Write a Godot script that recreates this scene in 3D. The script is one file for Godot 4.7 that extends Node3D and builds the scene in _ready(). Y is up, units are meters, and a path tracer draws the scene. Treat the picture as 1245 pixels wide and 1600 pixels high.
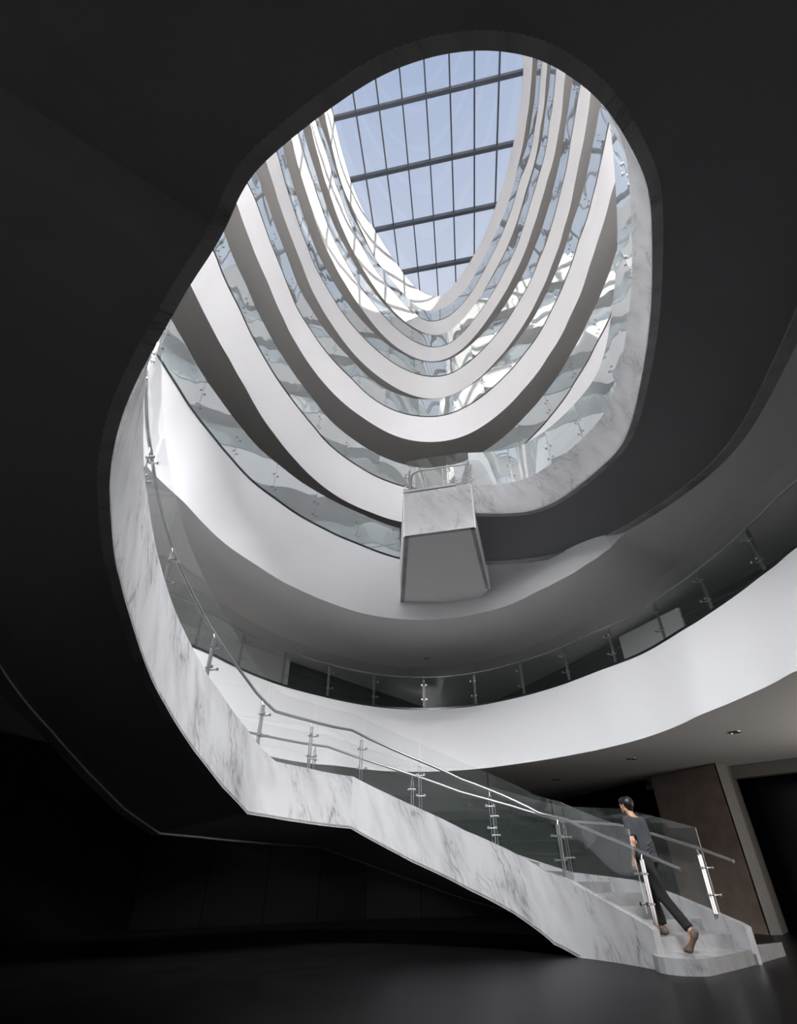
extends Node3D
# A tall atrium seen from its floor: white gallery rings under a skylight, a marble staircase that winds once round the void, one person on its first steps.
# Plan coordinates: x to the right, y away from the camera, z up, in metres; v() turns them into Godot's.

const RING_STEP := 5.0                       # degrees between the radii of a ring outline
const RING_CENTRE := Vector2(1.0, 8.0)
const SHELL := Rect2(-10.0, -8.0, 22.0, 35.0) # outer walls of the building in plan
const TOP_Z := [5.3, 9.15, 13.3, 17.5, 21.7, 25.9, 30.1, 35.0]
const LOW_Z := [3.5, 7.3, 11.75, 15.95, 20.15, 24.35, 28.55, 32.75]
# radii of each gallery edge, upper and lower, every five degrees round RING_CENTRE; upper rings opened south, unseen, for added light
var RINGS := [
	[5.27, 5.27, 5.29, 5.33, 5.41, 5.50, 5.65, 5.84, 6.02, 6.16, 6.32, 6.58, 6.90, 7.22, 7.55, 7.87, 8.18, 8.40, 8.50, 8.49, 8.40, 8.20, 7.96, 7.71, 7.50, 7.30, 7.08, 6.87, 6.66, 6.51, 6.47, 6.52, 6.61, 6.69, 6.78, 6.87, 7.02, 7.24, 7.46, 7.67, 7.90, 8.23, 8.65, 9.06, 9.48, 9.89, 10.25, 10.60, 10.95, 11.29, 11.50, 11.63, 11.75, 11.88, 11.94, 11.72, 11.44, 11.15, 10.86, 10.38, 9.78, 9.18, 8.57, 7.98, 7.40, 6.82, 6.39, 6.11, 5.83, 5.56, 5.37, 5.32],
	[4.86, 4.87, 4.88, 4.93, 4.99, 5.10, 5.31, 5.53, 5.76, 5.98, 6.20, 6.43, 6.65, 6.91, 7.18, 7.48, 7.80, 8.05, 8.20, 8.26, 8.21, 7.96, 7.73, 7.69, 7.51, 7.26, 7.02, 6.83, 6.71, 6.60, 6.50, 6.52, 6.60, 6.69, 6.78, 6.87, 7.02, 7.24, 7.46, 7.67, 7.90, 8.23, 8.65, 9.06, 9.48, 9.89, 10.25, 10.60, 10.95, 11.29, 11.50, 11.63, 11.75, 11.88, 11.94, 11.72, 11.44, 11.15, 10.86, 10.38, 9.78, 9.18, 8.57, 7.98, 7.40, 6.82, 6.37, 6.04, 5.72, 5.40, 5.08, 4.87],
	[5.87, 5.74, 5.67, 5.60, 5.47, 5.27, 5.09, 5.06, 5.11, 5.17, 5.30, 5.46, 5.63, 5.83, 6.04, 6.22, 6.34, 6.34, 6.28, 6.14, 5.98, 5.80, 5.62, 5.48, 5.38, 5.28, 5.21, 5.16, 5.11, 5.07, 5.07, 5.08, 5.08, 5.08, 5.12, 5.18, 5.28, 5.40, 5.53, 5.72, 5.96, 6.20, 6.50, 6.87, 7.25, 7.63, 8.01, 8.39, 8.77, 9.15, 9.52, 9.73, 9.82, 9.91, 9.97, 9.91, 9.82, 9.73, 9.57, 9.32, 9.06, 8.80, 8.50, 8.17, 7.85, 7.52, 7.23, 6.95, 6.68, 6.43, 6.23, 6.05],
	[5.87, 5.74, 5.67, 5.60, 5.56, 5.55, 5.53, 5.45, 5.28, 5.22, 5.24, 5.31, 5.42, 5.64, 5.87, 6.04, 6.20, 6.32, 6.39, 6.42, 6.40, 6.34, 6.23, 6.08, 5.94, 5.81, 5.70, 5.61, 5.51, 5.43, 5.40, 5.39, 5.37, 5.35, 5.35, 5.39, 5.52, 5.67, 5.82, 5.97, 6.11, 6.26, 6.50, 6.87, 7.25, 7.63, 8.01, 8.39, 8.77, 9.15, 9.52, 9.73, 9.82, 9.91, 9.97, 9.91, 9.82, 9.73, 9.57, 9.32, 9.06, 8.80, 8.50, 8.17, 7.85, 7.52, 7.23, 6.95, 6.68, 6.43, 6.23, 6.05],
	[4.72, 4.72, 4.73, 4.76, 4.85, 4.94, 5.06, 5.24, 5.42, 5.63, 5.88, 6.15, 6.48, 6.82, 7.16, 7.47, 7.72, 7.85, 7.84, 7.68, 7.45, 7.19, 6.89, 6.62, 6.36, 6.10, 5.82, 5.61, 5.45, 5.32, 5.22, 5.15, 5.10, 5.08, 5.09, 5.11, 5.16, 5.28, 5.42, 5.57, 5.84, 6.16, 6.48, 6.81, 7.13, 7.69, 8.57, 9.54, 11.09, 13.01, 15.60, 16.46, 16.18, 16.01, 15.93, 15.99, 16.17, 15.98, 13.40, 11.11, 9.36, 8.32, 7.43, 6.61, 6.22, 5.96, 5.71, 5.46, 5.21, 4.96, 4.80, 4.76],
	[4.72, 4.72, 4.73, 4.76, 4.85, 4.94, 5.06, 5.24, 5.42, 5.63, 5.88, 6.15, 6.48, 6.82, 7.16, 7.47, 7.72, 7.85, 7.89, 7.85, 7.67, 7.43, 7.21, 6.98, 6.72, 6.46, 6.21, 5.98, 5.79, 5.62, 5.50, 5.39, 5.30, 5.24, 5.24, 5.26, 5.34, 5.44, 5.58, 5.76, 6.01, 6.30, 6.58, 6.86, 7.16, 7.69, 8.57, 9.54, 11.09, 13.01, 15.60, 16.46, 16.18, 16.01, 15.93, 15.99, 16.17, 15.98, 13.40, 11.11, 9.36, 8.32, 7.43, 6.61, 6.22, 5.96, 5.71, 5.46, 5.21, 4.96, 4.80, 4.76],
	[4.79, 4.77, 4.82, 4.89, 4.98, 5.10, 5.24, 5.42, 5.64, 5.87, 6.10, 6.39, 6.69, 7.02, 7.37, 7.69, 7.95, 8.06, 8.02, 7.89, 7.66, 7.35, 6.98, 6.60, 6.33, 6.09, 5.88, 5.68, 5.51, 5.39, 5.27, 5.14, 5.05, 5.00, 5.00, 5.03, 5.08, 5.17, 5.32, 5.59, 5.90, 6.21, 6.52, 6.83, 7.14, 7.69, 8.57, 9.54, 11.09, 13.01, 15.60, 16.46, 16.18, 16.01, 15.93, 15.99, 16.17, 15.98, 13.40, 11.11, 9.36, 8.32, 7.43, 6.60, 6.11, 5.73, 5.39, 5.20, 5.05, 4.95, 4.87, 4.83],
	[4.76, 4.77, 4.83, 4.91, 4.99, 5.10, 5.27, 5.44, 5.62, 5.87, 6.13, 6.41, 6.75, 7.09, 7.43, 7.74, 7.94, 8.01, 7.97, 7.83, 7.59, 7.28, 6.98, 6.71, 6.45, 6.20, 5.97, 5.76, 5.58, 5.42, 5.30, 5.18, 5.11, 5.06, 5.04, 5.08, 5.15, 5.24, 5.37, 5.54, 5.84, 6.17, 6.49, 6.81, 7.13, 7.69, 8.57, 9.54, 11.09, 13.01, 15.60, 16.46, 16.18, 16.01, 15.93, 15.99, 16.17, 15.98, 13.40, 11.11, 9.36, 8.32, 7.43, 6.61, 6.17, 5.85, 5.54, 5.24, 5.03, 4.92, 4.84, 4.78],
	[5.04, 5.06, 5.11, 5.20, 5.32, 5.48, 5.67, 5.87, 6.15, 6.46, 6.77, 7.17, 7.59, 8.04, 8.51, 8.98, 9.34, 9.39, 9.19, 8.83, 8.39, 7.93, 7.49, 7.10, 6.74, 6.41, 6.12, 5.88, 5.69, 5.50, 5.32, 5.22, 5.13, 5.08, 5.07, 5.08, 5.11, 5.19, 5.41, 5.69, 5.98, 6.27, 6.56, 6.85, 7.15, 7.69, 8.57, 9.54, 11.09, 13.01, 15.60, 16.46, 16.18, 16.01, 15.93, 15.99, 16.17, 15.98, 13.40, 11.11, 9.36, 8.32, 7.43, 6.61, 6.18, 5.88, 5.59, 5.36, 5.21, 5.11, 5.04, 5.03],
	[5.01, 5.06, 5.12, 5.20, 5.34, 5.48, 5.66, 5.90, 6.15, 6.47, 6.81, 7.19, 7.62, 8.06, 8.56, 8.99, 9.34, 9.46, 9.30, 8.96, 8.53, 8.09, 7.66, 7.24, 6.85, 6.50, 6.21, 5.95, 5.73, 5.52, 5.34, 5.22, 5.14, 5.10, 5.09, 5.11, 5.15, 5.24, 5.39, 5.67, 5.96, 6.26, 6.55, 6.85, 7.15, 7.69, 8.57, 9.54, 11.09, 13.01, 15.60, 16.46, 16.18, 16.01, 15.93, 15.99, 16.17, 15.98, 13.40, 11.11, 9.36, 8.32, 7.43, 6.61, 6.14, 5.81, 5.51, 5.34, 5.21, 5.11, 5.03, 5.00],
	[5.15, 5.22, 5.30, 5.39, 5.48, 5.63, 5.81, 6.08, 6.40, 6.79, 7.19, 7.64, 8.18, 8.78, 9.46, 10.17, 10.73, 10.78, 10.36, 9.73, 9.04, 8.39, 7.83, 7.32, 6.85, 6.48, 6.17, 5.88, 5.64, 5.42, 5.26, 5.12, 5.05, 5.01, 5.00, 5.01, 5.11, 5.36, 5.62, 5.88, 6.13, 6.39, 6.65, 6.91, 7.17, 7.69, 8.57, 9.54, 11.09, 13.01, 15.60, 16.46, 16.18, 16.01, 15.93, 15.99, 16.17, 15.98, 13.40, 11.11, 9.36, 8.32, 7.43, 6.62, 6.23, 5.99, 5.75, 5.51, 5.31, 5.22, 5.18, 5.16],
	[5.20, 5.24, 5.29, 5.34, 5.46, 5.61, 5.82, 6.06, 6.38, 6.73, 7.11, 7.57, 8.07, 8.65, 9.31, 9.97, 10.45, 10.57, 10.29, 9.77, 9.15, 8.50, 7.88, 7.37, 6.92, 6.56, 6.22, 5.96, 5.71, 5.51, 5.33, 5.20, 5.11, 5.06, 5.04, 5.04, 5.07, 5.25, 5.52, 5.79, 6.07, 6.34, 6.61, 6.88, 7.16, 7.69, 8.57, 9.54, 11.09, 13.01, 15.60, 16.46, 16.18, 16.01, 15.93, 15.99, 16.17, 15.98, 13.40, 11.11, 9.36, 8.32, 7.43, 6.61, 6.22, 5.97, 5.72, 5.48, 5.32, 5.25, 5.22, 5.20],
	[5.42, 5.51, 5.61, 5.73, 5.91, 6.11, 6.28, 6.45, 6.80, 7.22, 7.69, 8.23, 8.84, 9.58, 10.46, 11.28, 11.89, 11.97, 11.33, 10.34, 9.49, 8.78, 8.06, 7.45, 6.97, 6.50, 6.07, 5.80, 5.54, 5.32, 5.15, 5.07, 5.03, 4.99, 5.06, 5.26, 5.48, 5.69, 5.91, 6.12, 6.33, 6.55, 6.76, 6.98, 7.20, 7.70, 8.57, 9.54, 11.09, 13.01, 15.60, 16.46, 16.18, 16.01, 15.93, 15.99, 16.17, 15.98, 13.40, 11.11, 9.36, 8.32, 7.43, 6.62, 6.30, 6.15, 5.99, 5.84, 5.68, 5.53, 5.41, 5.39],
	[5.40, 5.46, 5.53, 5.67, 5.84, 6.02, 6.22, 6.48, 6.84, 7.28, 7.76, 8.29, 8.88, 9.61, 10.46, 11.33, 11.89, 11.87, 11.30, 10.54, 9.71, 8.91, 8.21, 7.61, 7.09, 6.64, 6.26, 5.92, 5.65, 5.46, 5.28, 5.14, 5.05, 4.98, 4.94, 5.05, 5.29, 5.52, 5.76, 6.00, 6.23, 6.47, 6.70, 6.94, 7.18, 7.69, 8.57, 9.54, 11.09, 13.01, 15.60, 16.46, 16.18, 16.01, 15.93, 15.99, 16.17, 15.98, 13.40, 11.11, 9.36, 8.32, 7.43, 6.62, 6.28, 6.10, 5.91, 5.73, 5.55, 5.39, 5.35, 5.35],
	[5.43, 5.51, 5.63, 5.78, 5.99, 6.21, 6.49, 6.83, 7.20, 7.69, 8.22, 8.88, 9.66, 10.51, 11.45, 12.47, 13.32, 13.23, 12.29, 11.01, 9.97, 9.08, 8.41, 7.79, 7.20, 6.70, 6.26, 5.91, 5.60, 5.35, 5.17, 5.05, 5.11, 5.26, 5.41, 5.56, 5.71, 5.87, 6.02, 6.17, 6.32, 6.47, 6.62, 6.77, 6.92, 7.10, 7.40, 7.74, 8.07, 8.40, 8.73, 9.05, 9.37, 9.68, 9.90, 9.68, 9.37, 9.05, 8.72, 8.27, 7.74, 7.20, 6.71, 6.49, 6.37, 6.25, 6.12, 6.00, 5.88, 5.76, 5.64, 5.52],
	[5.49, 5.57, 5.68, 5.84, 6.01, 6.25, 6.54, 6.85, 7.26, 7.78, 8.36, 9.01, 9.73, 10.51, 11.43, 12.47, 13.16, 13.15, 12.44, 11.27, 10.32, 9.41, 8.54, 7.83, 7.23, 6.79, 6.39, 6.02, 5.70, 5.45, 5.24, 5.10, 4.98, 5.05, 5.21, 5.38, 5.55, 5.72, 5.89, 6.06, 6.23, 6.40, 6.56, 6.73, 6.90, 7.10, 7.40, 7.74, 8.07, 8.40, 8.73, 9.05, 9.37, 9.68, 9.90, 9.68, 9.37, 9.05, 8.72, 8.27, 7.74, 7.20, 6.71, 6.48, 6.35, 6.22, 6.08, 5.95, 5.82, 5.69, 5.55, 5.45],
]
# inner line of the stair: plan x, y, underside, top of the marble string
var STAIR := [
	Vector4(3.57, 9.29, 0, 0.43), Vector4(3.3, 10.08, 0, 0.7), Vector4(2.88, 10.75, 0, 1), Vector4(2.6, 10.98, 0.15, 1.13), Vector4(1.99, 11.22, 0.545, 1.46),
	Vector4(1.3, 11.33, 0.863, 1.75), Vector4(0.3, 11.35, 1.27, 2.17), Vector4(-0.87, 11.17, 1.78, 2.63), Vector4(-1.71, 10.51, 1.83, 2.69), Vector4(-2.15, 10, 1.865, 2.71),
	Vector4(-2.41, 9.67, 1.88, 2.93), Vector4(-2.7, 9.01, 2.18, 3.26), Vector4(-3.01, 8.27, 2.58, 3.66), Vector4(-3.29, 7.55, 3.03, 4.14), Vector4(-3.43, 6.97, 3.4, 4.55),
	Vector4(-3.5, 6.47, 3.76, 4.93), Vector4(-3.54, 5.87, 4.14, 5.42), Vector4(-3.52, 5.48, 4.4, 5.74), Vector4(-3.4, 4.92, 4.68, 6.08), Vector4(-3.28, 4.53, 4.9, 6.28),
	Vector4(-3, 4, 5.12, 6.42), Vector4(-2.61, 3.49, 5.36, 6.5), Vector4(-2.22, 3.08, 5.7, 6.85), Vector4(-2.05, 2.89, 5.88, 7.05), Vector4(-1.7, 2.58, 6.2, 7.3),
	Vector4(-1.41, 2.15, 6.24, 7.35), Vector4(-1.04, 1.9, 6.38, 7.5), Vector4(-0.56, 1.65, 6.55, 7.65), Vector4(-0.11, 1.46, 6.7, 7.8), Vector4(0.33, 1.38, 6.85, 7.95),
	Vector4(0.68, 1.37, 6.97, 8.05), Vector4(1.04, 1.41, 7.08, 8.15), Vector4(1.43, 1.52, 7.2, 8.27), Vector4(1.88, 1.75, 7.32, 8.4), Vector4(2.25, 2.02, 7.43, 8.5),
	Vector4(2.75, 2.51, 7.57, 8.62), Vector4(3.03, 2.89, 7.66, 8.72), Vector4(3.33, 3.49, 7.78, 8.85), Vector4(3.86, 4.74, 7.95, 9), Vector4(4.27, 6.12, 8.1, 9.2),
	Vector4(4.6, 7.56, 8.22, 9.38), Vector4(4.47, 8.66, 8.35, 9.44), Vector4(3.71, 10.13, 8.38, 9.46), Vector4(2.85, 10.48, 8.4, 9.34), Vector4(1.9, 10.45, 8.4, 9.24),
]

var M := {}
var used := {}
var path := PackedVector2Array()      # fine inner line of the stair
var path_low := PackedFloat32Array()
var path_top := PackedFloat32Array()
var path_node := PackedFloat32Array() # node number, with fraction, of each fine point


func _ready() -> void:
	# ---- camera
	var cam := Camera3D.new()
	cam.name = "camera"
	cam.keep_aspect = Camera3D.KEEP_HEIGHT
	cam.fov = rad_to_deg(2.0 * atan(800.0 / 810.0))
	cam.projection = Camera3D.PROJECTION_FRUSTUM
	cam.near = 0.05
	cam.far = 300.0
	cam.size = 2.0 * 0.05 * 800.0 / 810.0
	cam.frustum_offset = Vector2(0.05 * 2.5 / 810.0, 0.0)
	add_child(cam)
	cam.position = v(0, 0, 1.0)
	cam.rotation = Vector3(atan(810.0 / 1141.0), 0, 0)
	cam.current = true
	# ---- sky, sun, exposure
	var env := Environment.new()
	var sky := Sky.new()
	var sm := ProceduralSkyMaterial.new()
	sm.sky_top_color = Color(0.52, 0.612, 0.765)
	sm.sky_horizon_color = Color(1.0, 1.0, 1.0)
	sm.sky_curve = 1.2
	sm.ground_bottom_color = Color(0.3, 0.3, 0.3)
	sm.ground_horizon_color = Color(0.5, 0.5, 0.5)
	sm.sun_angle_max = 1.0
	sky.sky_material = sm
	env.background_mode = Environment.BG_SKY
	env.sky = sky
	env.background_energy_multiplier = 1.0
	env.tonemap_mode = Environment.TONE_MAPPER_LINEAR
	env.tonemap_exposure = 1.1
	env.sdfgi_enabled = true
	env.ssao_enabled = true
	env.ssil_enabled = true
	var we := WorldEnvironment.new()
	we.name = "sky_environment"
	we.environment = env
	add_child(we)
	var sun := DirectionalLight3D.new()
	sun.name = "sun"
	sun.light_color = Color(1.0, 0.965, 0.92)
	sun.light_energy = 2.9
	sun.light_angular_distance = 0.6
	sun.shadow_enabled = true
	add_child(sun)
	var towards := v(0.80, -0.30, 1.0).normalized()
	sun.look_at_from_position(towards * 60.0, Vector3.ZERO, Vector3.UP)

	# added light inside the void, out of view, tilted down to brighten lower storeys
	var south_fill := AreaLight3D.new()
	south_fill.name = "added_south_light"
	south_fill.area_size = Vector2(8.6, 6.0)
	south_fill.area_normalize_energy = true
	south_fill.light_energy = 3200.0
	south_fill.light_color = Color(0.985, 0.99, 1.0)
	south_fill.area_range = 120.0
	south_fill.area_attenuation = 2.0
	south_fill.shadow_enabled = true
	add_child(south_fill)
	south_fill.position = v(0.6, -4.0, 14.8)
	south_fill.rotation = Vector3(deg_to_rad(-65.5), PI, 0)

	# added light out of view to the east, lifts the lobby ceiling and pier
	var low := AreaLight3D.new()
	low.name = "added_lobby_light"
	low.area_size = Vector2(6.0, 2.9)
	low.area_normalize_energy = true
	low.light_energy = 24.0
	low.light_color = Color(1.0, 0.97, 0.94)
	low.area_range = 120.0
	low.area_attenuation = 2.0
	low.shadow_enabled = true
	add_child(low)
	low.position = v(11.7, 8.0, 1.7)
	low.rotation = Vector3(0, PI * 0.5, 0)

	make_materials()
	fine_path()
	shell()
	for n in 8:
		gallery(n)
	skylight()
	ground_floor()
	gallery_walls()
	staircase()
	footbridge()
	for n in 7:
		gallery_railing(n)
	stair_railings()
	downlights()
	person()
	set_on_bases()


# ---------------------------------------------------------------- small helpers

func v(x: float, y: float, z: float) -> Vector3:
	return Vector3(x, z, -y)


func p3(p: Vector2, z: float) -> Vector3:
	return Vector3(p.x, z, -p.y)


func numbered(called: String) -> String:
	if not used.has(called):
		used[called] = 0
		return called
	used[called] += 1
	return "%s_%03d" % [called, used[called]]


func thing(called: String, label: String, category: String, at := Vector3.ZERO, group := "") -> Node3D:
	var o := Node3D.new()
	o.name = numbered(called)
	add_child(o, true)
	o.position = at
	tag(o, label, category, group)
	return o


func tag(o: Node, label: String, category: String, group := "") -> void:
	o.set_meta("label", label)
	o.set_meta("category", category)
	if group:
		o.set_meta("group", group)


func part(called: String, mesh: Mesh, m: Material, parent: Node) -> MeshInstance3D:
	var o := MeshInstance3D.new()
	o.name = numbered(called) if parent == self else called
	o.mesh = mesh
	o.material_override = m
	if parent != self and parent is Node3D and parent.get_parent() == self:
		o.position = Vector3.ZERO
	parent.add_child(o, true)
	return o


func surf() -> SurfaceTool:
	var st := SurfaceTool.new()
	st.begin(Mesh.PRIMITIVE_TRIANGLES)
	return st


func tri(st: SurfaceTool, a: Vector3, b: Vector3, c: Vector3, away: Vector3, ua := Vector2.ZERO, ub := Vector2.ZERO, uc := Vector2.ZERO) -> void:
	var n := (a - c).cross(a - b)
	var flip := n.dot(away) < 0.0
	st.set_uv(ua)
	st.add_vertex(a)
	st.set_uv(uc if flip else ub)
	st.add_vertex(c if flip else b)
	st.set_uv(ub if flip else uc)
	st.add_vertex(b if flip else c)


func quad(st: SurfaceTool, a: Vector3, b: Vector3, c: Vector3, d: Vector3, away: Vector3, u0 := 0.0, u1 := 1.0, w0 := 0.0, w1 := 1.0) -> void:
	tri(st, a, b, c, away, Vector2(u0, w0), Vector2(u0, w1), Vector2(u1, w1))
	tri(st, a, c, d, away, Vector2(u0, w0), Vector2(u1, w1), Vector2(u1, w0))


# a solid swept through cross-sections (each a loop of points); sides are smooth along the sweep
func loft(st: SurfaceTool, secs: Array, caps := true, round_section := false, first_group := 1) -> void:
	var k: int = secs[0].size()
	var u := 0.0
	var mids := []
	for s in secs:
		var m := Vector3.ZERO
		for q in s:
			m += q
		mids.append(m / k)
	for i in secs.size() - 1:
		var u2: float = u + mids[i].distance_to(mids[i + 1])
		var mid: Vector3 = (mids[i] + mids[i + 1]) * 0.5
		var w := 0.0
		for j in k:
			var a: Vector3 = secs[i][j]
			var b: Vector3 = secs[i][(j + 1) % k]
			var c: Vector3 = secs[i + 1][(j + 1) % k]
			var d: Vector3 = secs[i + 1][j]
			st.set_smooth_group(first_group if round_section else first_group + j)
			var w2 := w + a.distance_to(b)
			quad(st, a, b, c, d, (a + b + c + d) * 0.25 - mid, u, u2, w, w2)
			w = w2
		u = u2
	if caps:
		st.set_smooth_group(-1)
		for e in [0, secs.size() - 1]:
			var out: Vector3 = mids[0] - mids[1] if e == 0 else mids[e] - mids[e - 1]
			for j in range(1, k - 1):
				tri(st, secs[e][0], secs[e][j], secs[e][j + 1], out, Vector2.ZERO, Vector2(0.1, 0), Vector2(0.1, 0.1))


func done(st: SurfaceTool) -> ArrayMesh:
	st.generate_normals()
	return st.commit()


# one open strip between two lines; away is the side it faces
func strip(st: SurfaceTool, a: PackedVector3Array, b: PackedVector3Array, away: Callable, group := 1) -> void:
	st.set_smooth_group(group)
	var u := 0.0
	for i in a.size() - 1:
		var u2 := u + a[i].distance_to(a[i + 1])
		quad(st, a[i], b[i], b[i + 1], a[i + 1], away.call((a[i] + b[i]) * 0.5), u, u2, 0.0, a[i].distance_to(b[i]))
		u = u2


func prism(st: SurfaceTool, plan: PackedVector2Array, z0: float, z1: float) -> void:
	var mid := Vector2.ZERO
	for q in plan:
		mid += q
	mid /= plan.size()
	st.set_smooth_group(-1)
	var n := plan.size()
	for i in n:
		var a := plan[i]
		var b := plan[(i + 1) % n]
		var e := (b - a).length()
		var away := p3((a + b) * 0.5 - mid, 0)
		quad(st, p3(a, z0), p3(a, z1), p3(b, z1), p3(b, z0), away, 0, e, 0, z1 - z0)
	var ids := Geometry2D.triangulate_polygon(plan)
	for i in range(0, ids.size(), 3):
		for top in [true, false]:
			var z := z1 if top else z0
			var a := plan[ids[i]]
			var b := plan[ids[i + 1]]
			var c := plan[ids[i + 2]]
			tri(st, p3(a, z), p3(b, z), p3(c, z), Vector3.UP if top else Vector3.DOWN, a, b, c)


func box_between(st: SurfaceTool, a: Vector2, b: Vector2, thick: float, z0: float, z1: float) -> void:
	var n := (b - a).normalized().orthogonal() * thick * 0.5
	prism(st, PackedVector2Array([a + n, b + n, b - n, a - n]), z0, z1)


func tube(st: SurfaceTool, pts: PackedVector3Array, r: float, sides := 10, caps := true) -> void:
	var secs := []
	for i in pts.size():
		var t := (pts[mini(i + 1, pts.size() - 1)] - pts[maxi(i - 1, 0)]).normalized()
		var side := t.cross(Vector3.UP)
		if side.length() < 0.05:
			side = t.cross(Vector3.RIGHT)
		side = side.normalized()
		var up := side.cross(t).normalized()
		var s := PackedVector3Array()
		for k in sides:
			var an := TAU * k / sides
			s.append(pts[i] + (side * cos(an) + up * sin(an)) * r)
		secs.append(s)
	loft(st, secs, caps, true)


# things built in world coordinates get their own origin at their base
func set_on_bases() -> void:
	for o in get_children():
		if o is Node3D and not (o is VisualInstance3D) and not (o is Camera3D) and o.position == Vector3.ZERO and o.get_child_count():
			var box := AABB()
			var first := true
			for c in o.find_children("*", "MeshInstance3D", true, false):
				var m: MeshInstance3D = c
				var at: Vector3 = m.position
				if m.get_parent() != o:
					at += (m.get_parent() as Node3D).position
				var b := AABB(m.mesh.get_aabb().position + at, m.mesh.get_aabb().size)
				box = b if first else box.merge(b)
				first = false
			var base := Vector3(box.get_center().x, box.position.y, box.get_center().z)
			o.position = base
			for c in o.get_children():
				c.position -= base


# ---------------------------------------------------------------- materials

func plain(c: Color, rough: float, metal := 0.0) -> StandardMaterial3D:
	var m := StandardMaterial3D.new()
	m.albedo_color = c
	m.roughness = rough
	m.metallic = metal
	return m


func noise(seed_: int, freq: float, octaves := 4, kind := FastNoiseLite.FRACTAL_FBM) -> FastNoiseLite:
	var n := FastNoiseLite.new()
	n.seed = seed_
	n.noise_type = FastNoiseLite.TYPE_SIMPLEX_SMOOTH
	n.frequency = freq
	n.fractal_type = kind
	n.fractal_octaves = octaves
	return n


func noise_tex(seed_: int, freq: float, side: int, low: Color, high: Color, octaves := 4) -> NoiseTexture2D:
	var t := NoiseTexture2D.new()
	t.width = side
	t.height = side
	t.seamless = true
	t.noise = noise(seed_, freq, octaves)
	var g := Gradient.new()
	g.set_color(0, low)
	g.set_color(1, high)
	t.color_ramp = g
	return t


func wavy(seed_: int, freq: float, strength: float) -> NoiseTexture2D:
	var t := NoiseTexture2D.new()
	t.width = 512
	t.height = 512
	t.seamless = true
	t.as_normal_map = true
	t.bump_strength = strength
	t.noise = noise(seed_, freq, 2)
	return t


func marble_picture(seed_: int, ground: Color, vein: Color) -> ImageTexture:
	# grey veins that run steeply across a pale slab; one picture covers 6 m by 3 m
	var w := 1024
	var h := 512
	var warp := noise(seed_, 0.009, 5)
	var fine := noise(seed_ + 1, 0.03, 4, FastNoiseLite.FRACTAL_RIDGED)
	var cloud := noise(seed_ + 2, 0.014, 5)
	var gate := noise(seed_ + 3, 0.005, 2)
	var thin := noise(seed_ + 4, 0.075, 3, FastNoiseLite.FRACTAL_RIDGED)
	var im := Image.create(w, h, false, Image.FORMAT_RGB8)
	for y in h:
		for x in w:
			var px := float(x)
			var py := float(y)
			var d := warp.get_noise_2d(px * 1.3, py) * 16.0
			# across and along the run of the veins
			var a := px * 0.88 - py * 0.47 + d
			var b := (px * 0.47 + py * 0.88) * 0.2
			var r := fine.get_noise_2d(a * 1.0, b)
			var t := thin.get_noise_2d(a * 0.8 + 300.0, b * 0.7)
			var g := clampf(gate.get_noise_2d(a * 1.6, b * 3.0) * 2.4 + 0.35, 0.0, 1.0)
			var c := cloud.get_noise_2d(a * 0.8, b * 1.3) * 0.5 + 0.5
			var k := pow(clampf(r * 0.5 + 0.5, 0.0, 1.0), 5.0) * g * 0.6
			k += pow(clampf(t * 0.5 + 0.5, 0.0, 1.0), 6.0) * 0.45 * g
			k += clampf(c - 0.42, 0.0, 1.0) * 0.45
			k += thin.get_noise_2d(py * 3.0, px * 3.0) * 0.05
			im.set_pixel(x, y, ground.lerp(vein, clampf(k, 0.0, 1.0)))
	im.generate_mipmaps()
	return ImageTexture.create_from_image(im)


func glass(c: Color, alpha: float, metal: float, wave: float, seed_: int) -> StandardMaterial3D:
	var m := plain(Color(c.r, c.g, c.b, alpha), 0.02, metal)
	m.transparency = BaseMaterial3D.TRANSPARENCY_ALPHA
	if wave > 0.0:
		m.normal_enabled = true
		m.normal_texture = wavy(seed_, 0.0036, 6.0)
		m.normal_scale = wave
		m.uv1_scale = Vector3(0.35, 0.35, 1)
	return m


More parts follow.
